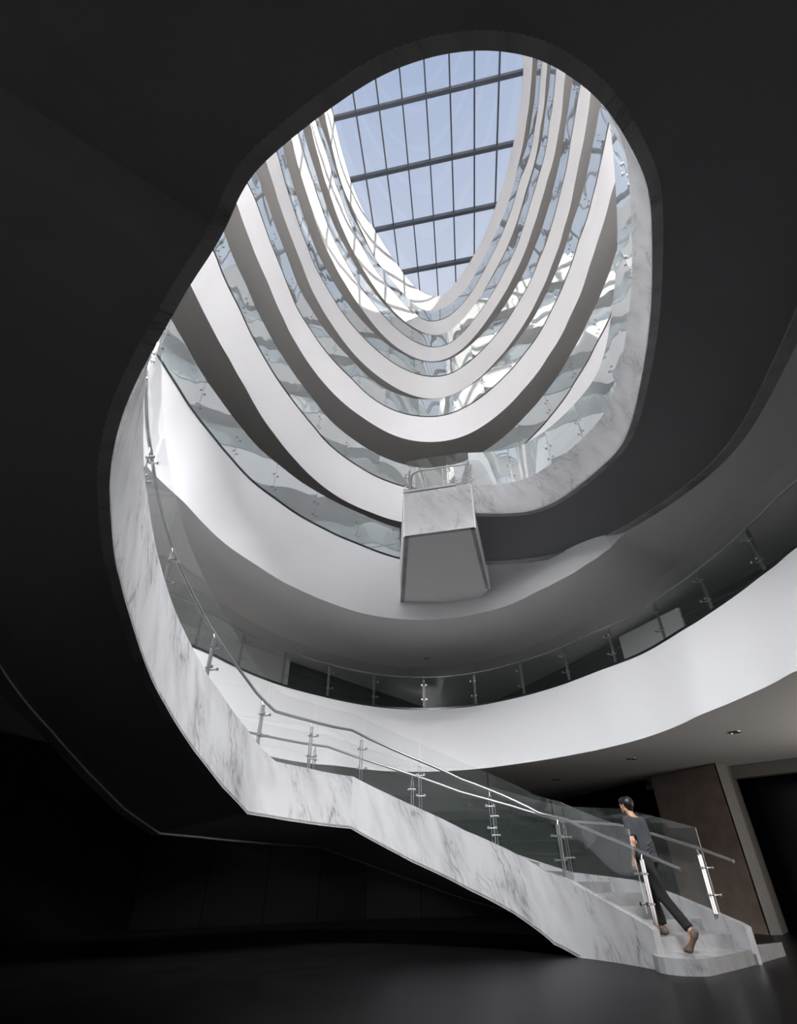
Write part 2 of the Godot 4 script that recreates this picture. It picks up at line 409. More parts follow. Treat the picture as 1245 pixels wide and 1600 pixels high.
func make_materials() -> void:
	M.paint = plain(Color(0.9, 0.9, 0.905), 0.6)
	M.soffit = plain(Color(0.86, 0.855, 0.85), 0.7)  # lightened for the lower storeys, in place of bounced light
	M.shaded_soffit = plain(Color(0.55, 0.545, 0.54), 0.7)  # same soffit paint, with the upper storeys' shade put into the colour
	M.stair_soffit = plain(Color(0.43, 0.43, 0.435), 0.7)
	M.inner_wall = plain(Color(0.86, 0.86, 0.86), 0.7)
	M.deck = plain(Color(0.86, 0.85, 0.84), 0.5)
	var mt := marble_picture(11, Color(0.63, 0.63, 0.635), Color(0.30, 0.30, 0.31))
	M.marble = plain(Color.WHITE, 0.22)
	M.marble.albedo_texture = mt
	M.marble.uv1_scale = Vector3(1.0 / 6.0, 1.0 / 3.0, 1)
	M.trim_marble = plain(Color(0.95, 0.95, 0.95), 0.3)
	M.trim_marble.albedo_texture = mt
	M.trim_marble.uv1_scale = Vector3(1.0 / 6.0, 1.0 / 3.0, 1)
	M.tread_marble = plain(Color(0.95, 0.95, 0.95), 0.25)
	M.tread_marble.albedo_texture = mt
	M.tread_marble.uv1_triplanar = true
	M.tread_marble.uv1_world_triplanar = true
	M.tread_marble.uv1_scale = Vector3(1.0 / 6.0, 1.0 / 3.0, 1.0 / 6.0)
	M.brown_stone = plain(Color.WHITE, 0.35)
	M.brown_stone.albedo_texture = noise_tex(5, 0.012, 512, Color(0.60, 0.53, 0.485), Color(0.74, 0.66, 0.61), 5)
	M.brown_stone.uv1_triplanar = true
	M.brown_stone.uv1_world_triplanar = true
	M.brown_stone.uv1_scale = Vector3(0.3, 0.3, 0.3)
	M.dark_stone = plain(Color.WHITE, 0.65)
	M.dark_stone.metallic_specular = 0.2
	M.dark_stone.albedo_texture = noise_tex(6, 0.012, 512, Color(0.036, 0.031, 0.029), Color(0.055, 0.048, 0.044), 5)
	M.dark_stone.uv1_triplanar = true
	M.dark_stone.uv1_world_triplanar = true
	M.dark_stone.uv1_scale = Vector3(0.3, 0.3, 0.3)
	M.grey_stone = plain(Color(0.52, 0.51, 0.5), 0.35)
	M.black = plain(Color(0.05, 0.05, 0.055), 0.3)
	M.floor_stone = plain(Color.WHITE, 0.35)
	M.floor_stone.albedo_texture = noise_tex(8, 0.01, 512, Color(0.034, 0.034, 0.037), Color(0.058, 0.058, 0.062), 5)
	M.floor_stone.metallic_specular = 0.2
	M.floor_stone.uv1_triplanar = true
	M.floor_stone.uv1_world_triplanar = true
	M.floor_stone.uv1_scale = Vector3(0.25, 0.25, 0.25)
	M.carpet = plain(Color(0.50, 0.472, 0.452), 0.9)
	M.steel = plain(Color(0.68, 0.68, 0.69), 0.34, 1.0)
	M.dark_steel = plain(Color(0.28, 0.29, 0.30), 0.35, 1.0)
	M.bar = plain(Color(0.25, 0.27, 0.31), 0.5, 0.3)
	M.glass_clear = glass(Color(0.5, 0.55, 0.53), 0.03, 0.0, 0.0, 1)
	M.glass_low = glass(Color(0.42, 0.48, 0.46), 0.05, 0.0, 0.08, 2)
	M.glass_low.metallic_specular = 0.16
	M.glass_mid = glass(Color(0.86, 0.89, 0.90), 0.30, 0.62, 0.07, 3)
	M.glass_sky = glass(Color(0.95, 0.97, 1.0), 0.02, 0.0, 0.0, 4)
	M.joint = plain(Color(0.2, 0.205, 0.21), 0.4, 0.4)
	M.lens = plain(Color(0.7, 0.7, 0.68), 0.4)


# ---------------------------------------------------------------- the building

func ring_radius(which: int, deg: float) -> float:
	var r: Array = RINGS[which]
	var n := r.size()
	var t := fposmod(deg, 360.0) / RING_STEP
	var i := int(floor(t))
	var f := t - i
	return cubic_interpolate(r[i % n], r[(i + 1) % n], r[(i + n - 1) % n], r[(i + 2) % n], f)


func ring_point(which: int, deg: float, inset := 0.0) -> Vector2:
	var a := deg_to_rad(deg)
	return RING_CENTRE + Vector2(cos(a), sin(a)) * (ring_radius(which, deg) + inset)


func shell_point(deg: float, grow := 0.1) -> Vector2:
	var d := Vector2(cos(deg_to_rad(deg)), sin(deg_to_rad(deg)))
	var box := SHELL.grow(grow)
	var tx: float = ((box.end.x if d.x > 0 else box.position.x) - RING_CENTRE.x) / d.x if absf(d.x) > 1e-6 else 1e9
	var ty: float = ((box.end.y if d.y > 0 else box.position.y) - RING_CENTRE.y) / d.y if absf(d.y) > 1e-6 else 1e9
	return RING_CENTRE + d * minf(tx, ty)


func ring_angles() -> PackedFloat32Array:
	var out := PackedFloat32Array()
	for i in 289:
		out.append(i * 1.25)
	return out


func beside_stair(deg: float) -> float:
	# how far the third floor follows the outer edge of the stair's last turn, 0 to 1
	var d := wrapf(deg, -180.0, 180.0)
	return smoothstep(-84.0, -68.0, d) * (1.0 - smoothstep(30.0, 36.0, d))


func stair_edge(deg: float) -> Vector2:
	# (radius from RING_CENTRE, height of the underside) of the stair's outer edge in this direction
	var d := Vector2(cos(deg_to_rad(deg)), sin(deg_to_rad(deg)))
	for i in range(at_node(30), path.size() - 1):
		var a := off(i, 2.19) - RING_CENTRE
		var b := off(i + 1, 2.19) - RING_CENTRE
		var ca := d.cross(a)
		var cb := d.cross(b)
		if ca * cb <= 0.0 and a.dot(d) > 0.0 and ca != cb:
			var t := ca / (ca - cb)
			return Vector2(a.lerp(b, t).length(), lerpf(low_at(i, 1.0), low_at(i + 1, 1.0), t))
	return Vector2(6.5, 7.9)


func gallery_edge(n: int, deg: float, upper: bool) -> Vector3:
	var q := ring_point(n * 2 + (0 if upper else 1), deg)
	var z: float = TOP_Z[n] if upper else LOW_Z[n]
	if n == 1:
		var k := beside_stair(deg)
		if not upper:
			# the front grows shallower where it runs in behind the stair
			var w := wrapf(deg, -180.0, 180.0)
			if w > -84.0 and w < 67.3:
				z = 7.95
				for s in [[67.3, 7.30, 62.6, 7.31], [62.6, 7.31, 55.7, 7.36], [55.7, 7.36, 47.0, 7.46], [47.0, 7.46, 40.0, 7.64], [40.0, 7.64, 33.6, 7.95]]:
					if w <= s[0] and w >= s[2]:
						z = remap(w, s[0], s[2], s[1], s[3])
		if k > 0.0:
			var e := stair_edge(deg)
			var d := (q - RING_CENTRE).normalized()
			q = q.lerp(RING_CENTRE + d * (e.x + (0.06 if upper else 0.0)), k)
			if not upper:
				z = lerpf(z, e.y, k)
	return p3(q, z)


func shell() -> void:
	var e := SHELL.end
	var b := SHELL.position
	var sides := {
		"wall_north": [Vector2(b.x - 0.4, e.y + 0.2), Vector2(e.x + 0.4, e.y + 0.2)], "wall_south": [Vector2(b.x - 0.4, b.y - 0.2), Vector2(e.x + 0.4, b.y - 0.2)],
		"wall_east": [Vector2(e.x + 0.2, b.y), Vector2(e.x + 0.2, e.y)], "wall_west": [Vector2(b.x - 0.2, b.y), Vector2(b.x - 0.2, e.y)],
	}
	for called in sides:
		var s: Array = sides[called]
		var o := thing(called, "plain outer wall behind the galleries on the %s side" % called.trim_prefix("wall_"), "wall")
		o.set_meta("kind", "structure")
		var st := surf()
		if called == "wall_east":
			box_between(st, s[0], Vector2(e.x + 0.2, 4.9), 0.4, 0.0, LOW_Z[0])
			box_between(st, Vector2(e.x + 0.2, 11.1), s[1], 0.4, 0.0, LOW_Z[0])
			box_between(st, Vector2(e.x + 0.2, 4.9), Vector2(e.x + 0.2, 11.1), 0.4, 3.3, LOW_Z[0])
		else:
			box_between(st, s[0], s[1], 0.4, 0.0, LOW_Z[0])
		part("stone_cladding", done(st), M.dark_stone, o)
		if called == "wall_south":
			# opening for the added, unseen window
			for piece in [[-10.4, -4.4, LOW_Z[0], 35.1], [5.5, 12.4, LOW_Z[0], 35.1], [-4.4, 5.5, LOW_Z[0], 9.6], [-4.4, 5.5, 32.0, 35.1]]:
				st = surf()
				box_between(st, Vector2(piece[0], b.y - 0.2), Vector2(piece[1], b.y - 0.2), 0.4, piece[2], piece[3])
				part("painted_wall", done(st), M.inner_wall, o)
			continue
		st = surf()
		box_between(st, s[0], s[1], 0.4, LOW_Z[0], 35.1)
		part("painted_wall", done(st), M.inner_wall, o)
	added_south_window()
	added_lobby_window()
	var st := surf()
	prism(st, PackedVector2Array([Vector2(b.x - 0.4, b.y - 0.4), Vector2(e.x + 0.4, b.y - 0.4), Vector2(e.x + 0.4, e.y + 0.4), Vector2(b.x - 0.4, e.y + 0.4)]), -0.3, 0.0)
	var fl := part("floor", done(st), M.floor_stone, self)
	fl.set_meta("kind", "structure")
	tag(fl, "dark polished stone floor of the lobby under the staircase", "floor")


func added_south_window() -> void:  # invented glazing, never in view, that goes with the added south light
	var o := thing("window_2", "made-up tall window in the south wall behind the camera, added for light", "window")
	o.set_meta("kind", "structure")
	for i in 6:
		for j in 8:
			var x := -4.4 + 9.9 * i / 6.0
			var z := 9.6 + 22.4 * j / 8.0
			var st := surf()
			st.set_smooth_group(-1)
			quad(st, v(x, -8.2, z), v(x, -8.2, z + 2.8), v(x + 1.65, -8.2, z + 2.8), v(x + 1.65, -8.2, z), v(0, 1, 0))
			part("pane", done(st), M.glass_sky, o)
	for i in 7:
		var x := -4.4 + 9.9 * i / 6.0
		var st := surf()
		box_between(st, Vector2(x - 0.04, -8.2), Vector2(x + 0.04, -8.2), 0.14, 9.6, 32.0)
		part("mullion", done(st), M.bar, o)
	for j in 9:
		var z := 9.6 + 22.4 * j / 8.0
		var st := surf()
		box_between(st, Vector2(-4.4, -8.2), Vector2(5.5, -8.2), 0.12, z - 0.04, z + 0.04)
		part("transom", done(st), M.bar, o)


func added_lobby_window() -> void:  # invented glazing outside the view, paired with the added lobby light
	var o := thing("window_3", "made-up glazed lobby front in the unseen east wall, added for light", "window")
	o.set_meta("kind", "structure")
	for i in 4:
		var y := 4.9 + 1.55 * i
		var st := surf()
		st.set_smooth_group(-1)
		quad(st, v(12.2, y, 0), v(12.2, y, 3.3), v(12.2, y + 1.55, 3.3), v(12.2, y + 1.55, 0), v(-1, 0, 0))
		part("pane", done(st), M.glass_sky, o)
	for i in 5:
		var y := 4.9 + 1.55 * i
		var st := surf()
		box_between(st, Vector2(12.2, y - 0.03), Vector2(12.2, y + 0.03), 0.1, 0.0, 3.3)
		part("mullion", done(st), M.bar, o)


func gallery(n: int) -> void:
	var words := ["lowest white gallery with a deep curved front over the lobby", "third storey gallery that the footbridge of the stair lands on", "fourth storey gallery, its white front passing behind the bridge",
		"fifth storey gallery with sun flecks on its front below the bend", "sixth storey gallery with pale flecks on the bend of its front", "seventh storey gallery, half sunlit, with a warm underside on the left",
		"eighth storey gallery just below the roof, mostly in sun", "roof slab with the oval opening that frames the glazing"]
	var o := thing("floor_%d" % (n + 2) if n < 7 else "ceiling", words[n], "balcony" if n < 7 else "roof")
	o.set_meta("kind", "structure")
	var top := PackedVector3Array()
	var low := PackedVector3Array()
	var far_low := PackedVector3Array()
	var far_top := PackedVector3Array()
	for d in ring_angles():
		var hi := gallery_edge(n, d, true)
		var lo := gallery_edge(n, d, false)
		top.append(hi)
		low.append(lo)
		far_low.append(p3(shell_point(d, 0.0), lo.y))
		far_top.append(p3(shell_point(d, 0.0), TOP_Z[n]))
	var mid := p3(RING_CENTRE, 0)
	var st := surf()
	strip(st, top, low, func(q): return Vector3(mid.x - q.x, 0, mid.z - q.z))
	part("fascia", done(st), M.paint, o)
	st = surf()
	strip(st, low, far_low, func(_q): return Vector3.DOWN)
	part("soffit", done(st), M.soffit if n < 2 else M.shaded_soffit, o)
	st = surf()
	strip(st, top, far_top, func(_q): return Vector3.UP)
	part("deck", done(st), M.deck if n == 0 else M.carpet, o)
	if n < 7:
		# dark steel channel where the glass is let into the edge
		var secs := []
		for d in ring_angles():
			var q3 := gallery_edge(n, d, true)
			var q := Vector2(q3.x, -q3.z)
			var inw := (RING_CENTRE - q).normalized()
			secs.append(PackedVector3Array([p3(q + inw * 0.012, TOP_Z[n] - 0.035), p3(q + inw * 0.012, TOP_Z[n] + 0.02), p3(q - inw * 0.05, TOP_Z[n] + 0.02), p3(q - inw * 0.05, TOP_Z[n] - 0.035)]))
		st = surf()
		loft(st, secs, false)
		part("edge_profile", done(st), M.dark_steel, o)


func grid_point(i: float, j: float, z: float) -> Vector3:
	# mullion i crosses beam j: both sets of bars lie slightly askew of the walls
	var x0 := -2.048 + 1.2945 * i
	var y0 := 9.739 + 3.216 * j
	# mullion: x = x0 + .1212 (y - 12); beam: y = y0 - .2015 (x - 1.5)
	var y := (y0 - 0.2015 * (x0 - 1.5 - 0.1212 * 12.0)) / (1.0 + 0.2015 * 0.1212)
	return v(x0 + 0.1212 * (y - 12.0), y, z)


func skylight() -> void:
	var o := thing("window_1", "glazed roof over the void with slate grey bars and blue sky behind", "skylight")
	o.set_meta("kind", "structure")
	var i0 := -3
	var i1 := 8
	var j0 := -4
	var j1 := 4
	for j in range(j0, j1 + 1):
		var a := grid_point(i0, j, 35.2)
		var b := grid_point(i1, j, 35.2)
		var st := surf()
		box_between(st, Vector2(a.x, -a.z), Vector2(b.x, -b.z), 0.2, 35.02, 35.4)
		part("beam", done(st), M.bar, o)
	for i in range(i0, i1 + 1):
		var a := grid_point(i, j0, 35.2)
		var b := grid_point(i, j1, 35.2)
		var st := surf()
		box_between(st, Vector2(a.x, -a.z), Vector2(b.x, -b.z), 0.075, 35.16, 35.42)
		part("mullion", done(st), M.bar, o)
	for j in range(j0, j1):
		for i in range(i0, i1):
			var q := []
			for c in [[i, j], [i + 1, j], [i + 1, j + 1], [i, j + 1]]:
				var g := grid_point(c[0], c[1], 0)
				q.append(Vector2(g.x, -g.z))
			var st := surf()
			st.set_smooth_group(-1)
			quad(st, p3(q[0], 35.3), p3(q[1], 35.3), p3(q[2], 35.3), p3(q[3], 35.3), Vector3.DOWN)
			part("pane", done(st), M.glass_sky, o)


func ground_floor() -> void:
	# dark stone panels round the back of the lobby
	var o := thing("wall_lobby", "dark brown stone panels at the back of the lobby behind the stair", "wall")
	o.set_meta("kind", "structure")
	var line := [Vector2(-9.6, -3), Vector2(-9.2, 8), Vector2(-6.5, 16), Vector2(-1.0, 20.6), Vector2(6.15, 23.4), Vector2(7.5, 17.7)]
	for k in line.size() - 1:
		var a: Vector2 = line[k]
		var b: Vector2 = line[k + 1]
		var n := maxi(1, int(round(a.distance_to(b) / 1.9)))
		for i in n:
			var p := a.lerp(b, float(i) / n)
			var q := a.lerp(b, float(i + 1) / n)
			var t := (q - p).normalized() * 0.012
			var st := surf()
			box_between(st, p + t, q - t, 0.06, 0.0, 3.46)
			part("stone_panel", done(st), M.dark_stone, o)
	var st := surf()
	for k in line.size() - 1:
		var a: Vector2 = line[k]
		var b: Vector2 = line[k + 1]
		var n := (b - a).normalized().orthogonal()
		box_between(st, a + n * 0.06 * -1.0, b + n * 0.06 * -1.0, 0.05, 0.0, 3.49)
	part("backing", done(st), M.black, o)
	# stone pier with a paler jamb
	var c := thing("stone_pier", "broad brown stone pier behind the person, its pale grey side to a dark doorway", "pillar")
	st = surf()
	prism(st, PackedVector2Array([Vector2(7.5, 17.05), Vector2(8.3, 14.9), Vector2(8.75, 15.4), Vector2(7.95, 17.6)]), 0.0, 3.49)
	part("front_slab", done(st), M.brown_stone, c)
	st = surf()
	prism(st, PackedVector2Array([Vector2(8.32, 14.86), Vector2(8.62, 14.92), Vector2(9.35, 15.9), Vector2(9.1, 16.3)]), 0.0, 3.49)
	part("jamb", done(st), M.grey_stone, c)
	st = surf()
	box_between(st, Vector2(8.9, 15.6), Vector2(11.9, 12.2), 0.25, 3.2, 3.49)
	var lintel := part("trim_1", done(st), M.grey_stone, self)
	lintel.set_meta("kind", "structure")
	tag(lintel, "grey lintel above the dark doorway beside the pier", "lintel")
	var dr := thing("door_1", "dark recessed opening to the right of the stone pier", "doorway")
	dr.set_meta("kind", "structure")
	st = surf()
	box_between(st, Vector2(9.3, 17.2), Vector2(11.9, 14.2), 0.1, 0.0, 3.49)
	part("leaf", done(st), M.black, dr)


func gallery_walls() -> void:
	# the wall behind the lowest gallery: pale piers and long dark glazing under the ceiling
	var o := thing("wall_gallery", "pale wall with long dark louvred windows behind the lowest gallery", "wall")
	o.set_meta("kind", "structure")
	var corner := Vector2(3.0, 25.9)
	var left := Vector2(-9.6, 11.0)
	var right := Vector2(9.9, 9.0)
	var runs := [[left, corner, 0.0, 0.46, false], [left, corner, 0.46, 0.98, true], [right, corner, 0.4, 0.98, true], [right, corner, 0.27, 0.4, false], [right, corner, 0.08, 0.27, true], [right, corner, -0.3, 0.08, false]]
	for r in runs:
		var a: Vector2 = r[0]
		var b: Vector2 = r[1]
		var p := a.lerp(b, r[2])
		var q := a.lerp(b, r[3])
		var st := surf()
		if r[4]:
			box_between(st, p, q, 0.06, 5.3, 7.25)
			var w := part("window", done(st), M.black, o)
			st = surf()
			for k in 6:
				box_between(st, p, q, 0.14, 5.5 + k * 0.3, 5.53 + k * 0.3)
			part("slat", done(st), M.dark_steel, w)
		else:
			box_between(st, p, q, 0.2, 5.3, 7.29)
			part("wall_panel", done(st), M.inner_wall, o)


# ---------------------------------------------------------------- the stair

func fine_path() -> void:
	var n := STAIR.size()
	for i in n - 1:
		var a: Vector4 = STAIR[maxi(i - 1, 0)]
		var b: Vector4 = STAIR[i]
		var c: Vector4 = STAIR[i + 1]
		var d: Vector4 = STAIR[mini(i + 2, n - 1)]
		for k in 6:
			var t := k / 6.0
			var pa := Vector2(a.x, a.y)
			var pb := Vector2(b.x, b.y)
			var pc := Vector2(c.x, c.y)
			var pd := Vector2(d.x, d.y)
			path.append(pb.cubic_interpolate(pc, pa, pd, t))
			path_low.append(lerpf(b.z, c.z, t))
			path_top.append(lerpf(b.w, c.w, t))
			path_node.append(i + t)
	var l: Vector4 = STAIR[n - 1]
	path.append(Vector2(l.x, l.y))
	path_low.append(l.z)
	path_top.append(l.w)
	path_node.append(n - 1)
	# ease the plan line so that the offset stays even
	for pass_ in 3:
		var q := path.duplicate()
		for i in range(2, path.size() - 2):
			q[i] = (path[i - 2] + path[i - 1] * 2.0 + path[i] * 2.0 + path[i + 1] * 2.0 + path[i + 2]) / 8.0
		path = q


func path_out(i: int) -> Vector2:
	var lo := maxi(i - 6, 0)
	var hi := mini(i + 6, path.size() - 1)
	var t := (path[hi] - path[lo]).normalized()
	return Vector2(t.y, -t.x)


func off(i: int, w: float) -> Vector2:
	return path[i] + path_out(i) * w


func stair_width(i: int) -> float:
	return lerpf(1.72, 2.05, smoothstep(0.0, 24.0, i))


func low_at(i: int, share: float) -> float:
	# the underside falls a little towards the outer edge
	return maxf(0.0, path_low[i] - 0.22 * share * clampf(path_low[i], 0.0, 1.0))


func at_node(u: float) -> int:
	return clampi(int(round(u * 6.0)), 0, path.size() - 1)


func staircase() -> void:
	var o := thing("winding_staircase", "white marble staircase winding once round the void from floor to bridge", "staircase")
	var n := path.size()
	for outer in [false, true]:
		var secs := []
		for i in n:
			var w := stair_width(i) if outer else 0.0
			var z0 := low_at(i, 1.0 if outer else 0.0)
			var z1 := path_top[i]
			var a := off(i, w)
			var b := off(i, w + 0.12)
			secs.append(PackedVector3Array([p3(a, z0), p3(a, z1), p3(b, z1), p3(b, z0)]))
		var st := surf()
		loft(st, secs)
		part("string", done(st), M.marble, o)
		# band of marble let into the underside beside the string
		var band := []
		for i in range(12, n):
			var s0 := 1.0 if outer else 0.0
			var w := stair_width(i)
			var a := off(i, w - 0.1 if outer else 0.0)
			var b := off(i, w + 0.12 if outer else 0.24)
			var z := low_at(i, s0)
			band.append(PackedVector3Array([p3(a, z - 0.012), p3(a, z + 0.03), p3(b, z + 0.03), p3(b, z - 0.012)]))
		st = surf()
		loft(st, band)
		part("soffit_band", done(st), M.trim_marble, o)
	# the underside, creased at the landings
	var creases := [at_node(0), at_node(7), at_node(9), at_node(24), at_node(25), at_node(40), n - 1]
	for k in creases.size() - 1:
		var secs := []
		for i in range(creases[k], creases[k + 1] + 1):
			var a := off(i, 0.02)
			var b := off(i, stair_width(i) + 0.05)
			var za := low_at(i, 0.0)
			var zb := low_at(i, 1.0)
			secs.append(PackedVector3Array([p3(a, za), p3(a, za + 0.12), p3(b, zb + 0.12), p3(b, zb)]))
		var st := surf()
		loft(st, secs)
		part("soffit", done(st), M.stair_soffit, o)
	# treads: each a slab from string to string
	var flights := [[0.35, 7.0, 0.17, 2.42], [10.0, 24.0, 2.42, 7.0], [25.0, 41.5, 7.0, 9.12]]
	for f in flights:
		var i0 := at_node(f[0])
		var i1 := at_node(f[1])
		var arc := PackedFloat32Array([0.0])
		for i in range(i0, i1):
			arc.append(arc[-1] + off(i, 1.0).distance_to(off(i + 1, 1.0)))
		var steps := int(round((f[3] - f[2]) / 0.163))
		for s in steps:
			var u0: float = arc[-1] * s / steps
			var u1: float = arc[-1] * (s + 1) / steps
			var e := []
			for u in [u0, u1 + 0.03]:
				var k := 0
				while k < arc.size() - 2 and arc[k + 1] < u:
					k += 1
				var t: float = clampf((u - arc[k]) / maxf(arc[k + 1] - arc[k], 1e-4), 0.0, 1.0)
				e.append(off(i0 + k, 0.11).lerp(off(i0 + k + 1, 0.11), t))
				e.append(off(i0 + k, stair_width(i0 + k) + 0.01).lerp(off(i0 + k + 1, stair_width(i0 + k + 1) + 0.01), t))
			var z: float = f[2] + (f[3] - f[2]) * (s + 1) / steps
			var st := surf()
			prism(st, PackedVector2Array([e[0], e[1], e[3], e[2]]), z - 0.17, z)
			part("tread", done(st), M.tread_marble, o)
	for l in [[7.0, 10.0, 2.42], [24.0, 25.0, 7.0], [41.4, 44.0, 9.12]]:
		var st := surf()
		var secs := []
		for i in range(at_node(l[0]), at_node(l[1]) + 1):
			secs.append(PackedVector3Array([p3(off(i, 0.11), l[2] - 0.1), p3(off(i, 0.11), l[2]), p3(off(i, 2.06), l[2]), p3(off(i, 2.06), l[2] - 0.1)]))
		loft(st, secs)
		part("landing", done(st), M.tread_marble, o)
	# the rounded bottom step
	var plan := PackedVector2Array()
	plan.append_array([Vector2(5.5, 10.5), Vector2(3.55, 9.5)])
	for k in 9:
		var an := deg_to_rad(150.0 + 150.0 * k / 8.0)
		plan.append(Vector2(3.83, 9.13) + Vector2(cos(an), sin(an)) * 0.36)
	plan.append_array([Vector2(4.9, 9.62), Vector2(6.3, 11.0)])
	var st := surf()
	prism(st, plan, 0.0, 0.17)
	part("bottom_step", done(st), M.tread_marble, o)


func footbridge() -> void:
	var o := thing("footbridge", "short marble faced bridge from the stair's head to the gallery", "bridge")
	var plan := PackedVector2Array([Vector2(0.19, 10.62), Vector2(1.84, 10.22), Vector2(1.95, 10.8), Vector2(2.65, 13.4), Vector2(2.4, 14.4), Vector2(0.12, 14.25)])
	var st := surf()
	prism(st, plan, 7.83, 9.1)
	part("deck", done(st), M.soffit, o)
	var faces := [[0, 1, "front_facing"], [5, 0, "side_facing"], [1, 3, "side_facing"]]
	for f in faces:
		var a := plan[f[0]]
		var b := plan[f[1]]
		var n := (b - a).normalized().orthogonal() * -1.0
		var mid := Vector2(1.3, 12.2)
		if n.dot((a + b) * 0.5 - mid) < 0.0:
			n = -n
		st = surf()
		prism(st, PackedVector2Array([a, b, b + n * 0.03, a + n * 0.03]), 7.8, 9.12)
		part(f[2], done(st), M.marble if f[2] == "front_facing" else M.paint, o)
		st = surf()
		prism(st, PackedVector2Array([a, b, b - n * 0.1, a - n * 0.1]), 7.815, 7.84)
		part("soffit_band", done(st), M.trim_marble, o)
	st = surf()
	box_between(st, Vector2(0.17, 10.6), Vector2(1.5, 10.28), 0.09, 9.1, 9.16)
	part("kerb", done(st), M.grey_stone, o)


# ---------------------------------------------------------------- railings

func pane_mesh(low: PackedVector3Array, top: PackedVector3Array, out: PackedVector3Array, thick: float) -> ArrayMesh:
	var secs := []
	for i in low.size():
		secs.append(PackedVector3Array([low[i], top[i], top[i] + out[i] * thick, low[i] + out[i] * thick]))
	var st := surf()
	loft(st, secs)
	return done(st)


func clamp_mesh(out: Vector3, along: Vector3, k := 1.0) -> ArrayMesh:
	# pin with a disc on each side of the glass joint
	var st := surf()
	for s in [-1.0, 1.0]:
		var c: Vector3 = along * (0.07 * s)
		tube(st, PackedVector3Array([c - out * 0.03, c + out * 0.10]), 0.011 * k, 8)
		tube(st, PackedVector3Array([c - out * 0.034, c - out * 0.018]), 0.026 * k, 10)
	tube(st, PackedVector3Array([out * 0.09 - along * 0.085, out * 0.09 + along * 0.085]), 0.012 * k, 8)
	return done(st)


func post(parent: Node, at: Vector3, out: Vector3, along: Vector3, height: float, clamps: Array, m: Material) -> void:
	var st := surf()
	var o := at + out * 0.105
	for s in [-1.0, 1.0]:
		var c: Vector3 = o + along * (0.022 * s)
		var a := along * 0.005
		var b := out * 0.02
		loft(st, [PackedVector3Array([c - a - b, c + a - b, c + a + b, c - a + b]), shifted([c - a - b, c + a - b, c + a + b, c - a + b], Vector3.UP * height)])
	tube(st, PackedVector3Array([o + Vector3.UP * (height - 0.01), o + Vector3.UP * (height + 0.07) + out * 0.03]), 0.012, 8)
	var p := part("post", done(st), m, parent)
	for c in clamps:
		var pin := part("clamp", clamp_mesh(out, along, 0.6 if m == M.joint else 1.0), m, p)
		pin.position = at + Vector3.UP * c


func shifted(pts: Array, by: Vector3) -> PackedVector3Array:
	var out := PackedVector3Array()
	for q in pts:
		out.append(q + by)
	return out


func gallery_railing(n: int) -> void:
	var words := ["clear glass railing with steel pins round the lowest gallery", "glass railing on the third storey, ending at the bridge", "glass railing on the fourth storey, behind the bridge",
		"mirror-like glass railing on the fifth storey", "mirror-like glass railing on the sixth storey", "mirror-like glass railing on the seventh storey under the sunlit band", "mirror-like glass railing on the eighth storey next below the roof"]
	var o := thing("glass_railing", words[n], "railing", Vector3.ZERO, "glass railings round the galleries")
	var z: float = TOP_Z[n]
	var from: float = [-40.0, 98.5, -48.0, -48.0, -48.0, -48.0, -48.0][n]
	var to: float = [222.0, 262.0, 232.0, 232.0, 232.0, 232.0, 232.0][n]
	# walk the edge and set a joint every 1.55 m
	var joints := []
	var run := 0.0
	var d := from
	var last := ring_point(n * 2, d)
	joints.append(d)
	while d < to:
		d += 0.25
		var q := ring_point(n * 2, d)
		run += last.distance_to(q)
		last = q
		if run > 1.55:
			joints.append(d)
			run = 0.0
	var high := 1.12 if n else 1.3
	for k in joints.size() - 1:
		var low := PackedVector3Array()
		var top := PackedVector3Array()
		var out := PackedVector3Array()
		var gap := 0.35 / ring_radius(n * 2, joints[k])
		for s in 7:
			var a := lerpf(joints[k] + gap, joints[k + 1] - gap, s / 6.0)
			var q := ring_point(n * 2, a, 0.02)
			var w := (q - RING_CENTRE).normalized()
			low.append(p3(q, z + 0.015))
			top.append(p3(q, z + high))
			out.append(p3(w, 0))
		part("pane", pane_mesh(low, top, out, 0.02), M.glass_low if n == 0 else M.glass_mid, o)
	for k in joints.size():
		var q := ring_point(n * 2, joints[k], 0.03)
		var q2 := ring_point(n * 2, joints[k] + 0.5, 0.03)
		var along := p3((q2 - q).normalized(), 0)
		var out := p3(Vector2((q2 - q).y, -(q2 - q).x).normalized(), 0)
		post(o, p3(q, z), out, along, 0.92, [0.28, 0.72], M.steel if n == 0 else M.joint)
	var rail := PackedVector3Array()
	d = from
	while d <= to:
		rail.append(p3(ring_point(n * 2, d, 0.19), z + 1.02))
		d += 1.5
	var st := surf()
	tube(st, rail, 0.024, 8)
	part("handrail", done(st), M.steel, o)


